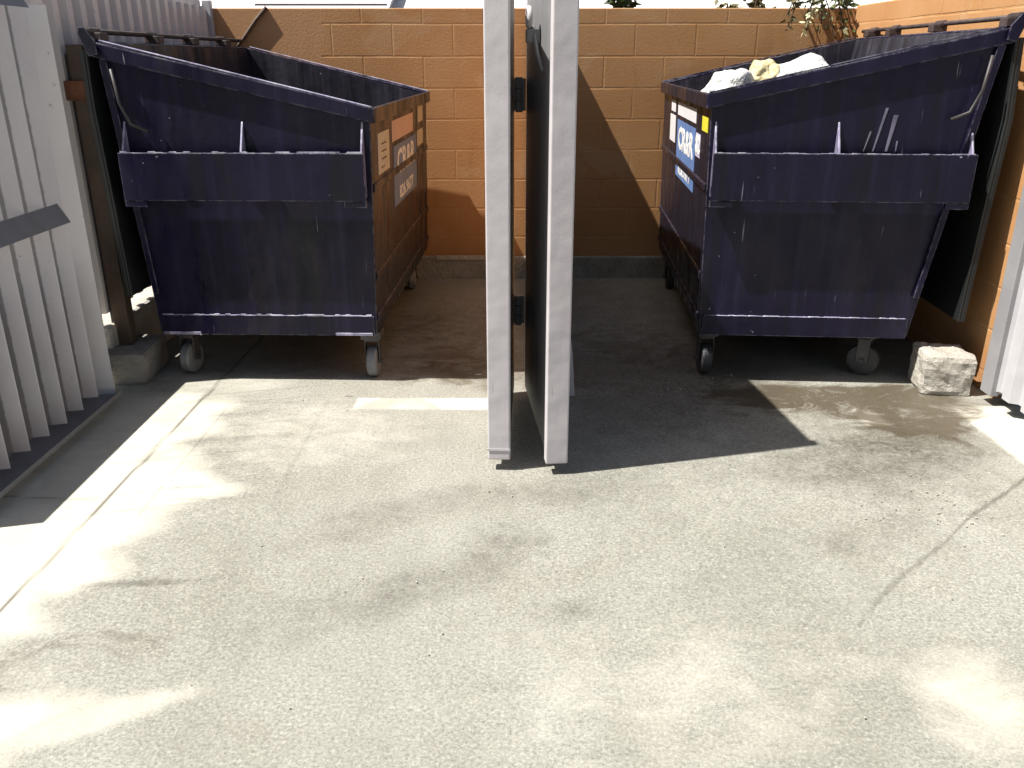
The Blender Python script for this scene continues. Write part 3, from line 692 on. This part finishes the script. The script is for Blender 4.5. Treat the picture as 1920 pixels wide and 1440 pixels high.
def mesh_leaf(m,name,mat,parent):
    me=bpy.data.meshes.new(name); me.from_pydata(m.v,[],m.f); me.materials.append(mat); o=bpy.data.objects.new(name,me); COL.objects.link(o); o.parent=parent; return o
hp=empty('creeper',(2.05,6.2,1.9),'olive creeper drooping over the back wall with pale yellow flowers','plant')
st=MB(); lv=MB(); fl=MB(); dr=MB()
for i in range(11):
    x0=rn.uniform(-.12,.12); pts=[Vector((x0,.05,.06))]
    ln=rn.uniform(.10,.34); d=Vector((rn.uniform(-.25,.30),-.16,.02))
    for k in range(1,8):
        f=k/7; pts.append(Vector((x0+d.x*f*.8,.05-.20*min(1,f*2.2)-.02*f,.06+.03*math.sin(f*3)-ln*f**1.3)))
    st.tube(pts,.004,5)
    for p in pts[1:]:
        leaves(dr if i%2 else lv,p,(.02,.02,.025),4,.05,.8,rn)
for c in ((-.09,-.18,-.10),(-.11,-.19,-.13),(-.07,-.18,-.07),(-.12,-.18,-.18),(-.05,-.18,-.12),(-.13,-.19,-.22)):
    leaves(fl,c,(.015,.015,.02),9,.035,.5,rn)
leaves(lv,(0,.02,.09),(.16,.14,.06),90,.07,.2,rn)
st.build('stem',M['stem'],hp); mesh_leaf(lv,'leaves',M['leaf'],hp); mesh_leaf(dr,'dry_leaves',M['leaf_dry'],hp); mesh_leaf(fl,'flower',M['flower'],hp)
def shrub(x,y,h,r,label,seed,mat='leaf'):
    rr=random.Random(seed); o=empty('shrub',(x,y,0),label,'shrub','shrubs beyond the back wall')
    st=MB(); lv=MB()
    for i in range(7):
        a=rr.uniform(0,6.28); q=Vector((math.cos(a)*r*.7,math.sin(a)*r*.4,h*rr.uniform(.8,1.)))
        st.tube([(0,0,0),(q.x*.3,q.y*.3,h*.45),(q.x,q.y,q.z)],[.02,.014,.005],5)
        for k in range(5):
            f=.45+.55*k/4; leaves(lv,(q.x*f,q.y*f,q.z*f),(r*.28,r*.25,.10),26,.08,0,rr)
    st.build('stem',M['stem'],o); mesh_leaf(lv,'crown',M[mat],o)
shrub(2.2,6.62,2.02,.30,'green shrub showing over the back wall in the right corner',3)
shrub(1.62,6.62,1.99,.26,'olive shrub showing over the back wall behind the bags',4,'leaf_dry')
shrub(.78,6.62,1.955,.12,'thin sprig showing over the back wall between the post and the right dumpster',6)
# ------------------------------------------------------------------ small litter on the floor
lt=MB(); rl=random.Random(2)
for _ in range(60):
    x=rl.uniform(-1.3,2.1); y=rl.uniform(1.6,4.2); r_=rl.uniform(.0015,.004); a=rl.uniform(0,6)
    p=[(x+r_*math.cos(a+k*1.256)*rl.uniform(.6,1.2),y+r_*math.sin(a+k*1.256)*rl.uniform(.6,1.2)) for k in range(5)]
    lt.prism(p,'z',-.001,.004+rl.random()*.003)
for _ in range(45):
    x=rl.gauss(1.55,.16); y=rl.gauss(2.72,.16); r_=rl.uniform(.002,.007); a=rl.uniform(0,6)
    lt.prism([(x+r_*math.cos(a+k*1.256)*rl.uniform(.5,1.2),y+r_*.6*math.sin(a+k*1.256)) for k in range(5)],'z',-.001,.0035)
tag(lt.build('grit',M['stone']),'loose grit and pale chips scattered over the concrete floor','grit',kind='stuff')
# ------------------------------------------------------------------ light, camera
wd=bpy.data.worlds.new('World'); S.world=wd; wd.use_nodes=True; nt=wd.node_tree
sk=nt.nodes.new('ShaderNodeTexSky'); sk.sky_type='NISHITA'; sk.sun_disc=False
elev=math.asin(-sd.z); az=math.atan2(-sd.x,-sd.y)
sk.sun_elevation=elev; sk.sun_rotation=az; sk.dust_density=2.5; sk.ozone_density=.6
nt.links.new(sk.outputs[0],nt.nodes['Background'].inputs[0]); nt.nodes['Background'].inputs[1].default_value=.05
sl=bpy.data.lights.new('Sun','SUN'); sl.energy=5.; sl.angle=R(.6); sl.color=(1,.965,.91)
so=bpy.data.objects.new('Sun',sl); COL.objects.link(so); so.rotation_euler=sd.to_track_quat('-Z','Y').to_euler(); so.location=(-3,-1,6)
cd=bpy.data.cameras.new('Camera'); cd.sensor_width=36; cd.lens=36*1587/1920; cd.clip_end=500; cd.clip_start=.05
co=bpy.data.objects.new('Camera',cd); COL.objects.link(co); co.location=(0,0,1.5); co.rotation_euler=(R(90-21),0,0); S.camera=co
S.view_settings.view_transform='Standard'; S.view_settings.look='None'; S.view_settings.gamma=1; S.view_settings.exposure=.86
S.render.engine='CYCLES'; S.cycles.diffuse_bounces=2; S.cycles.max_bounces=6
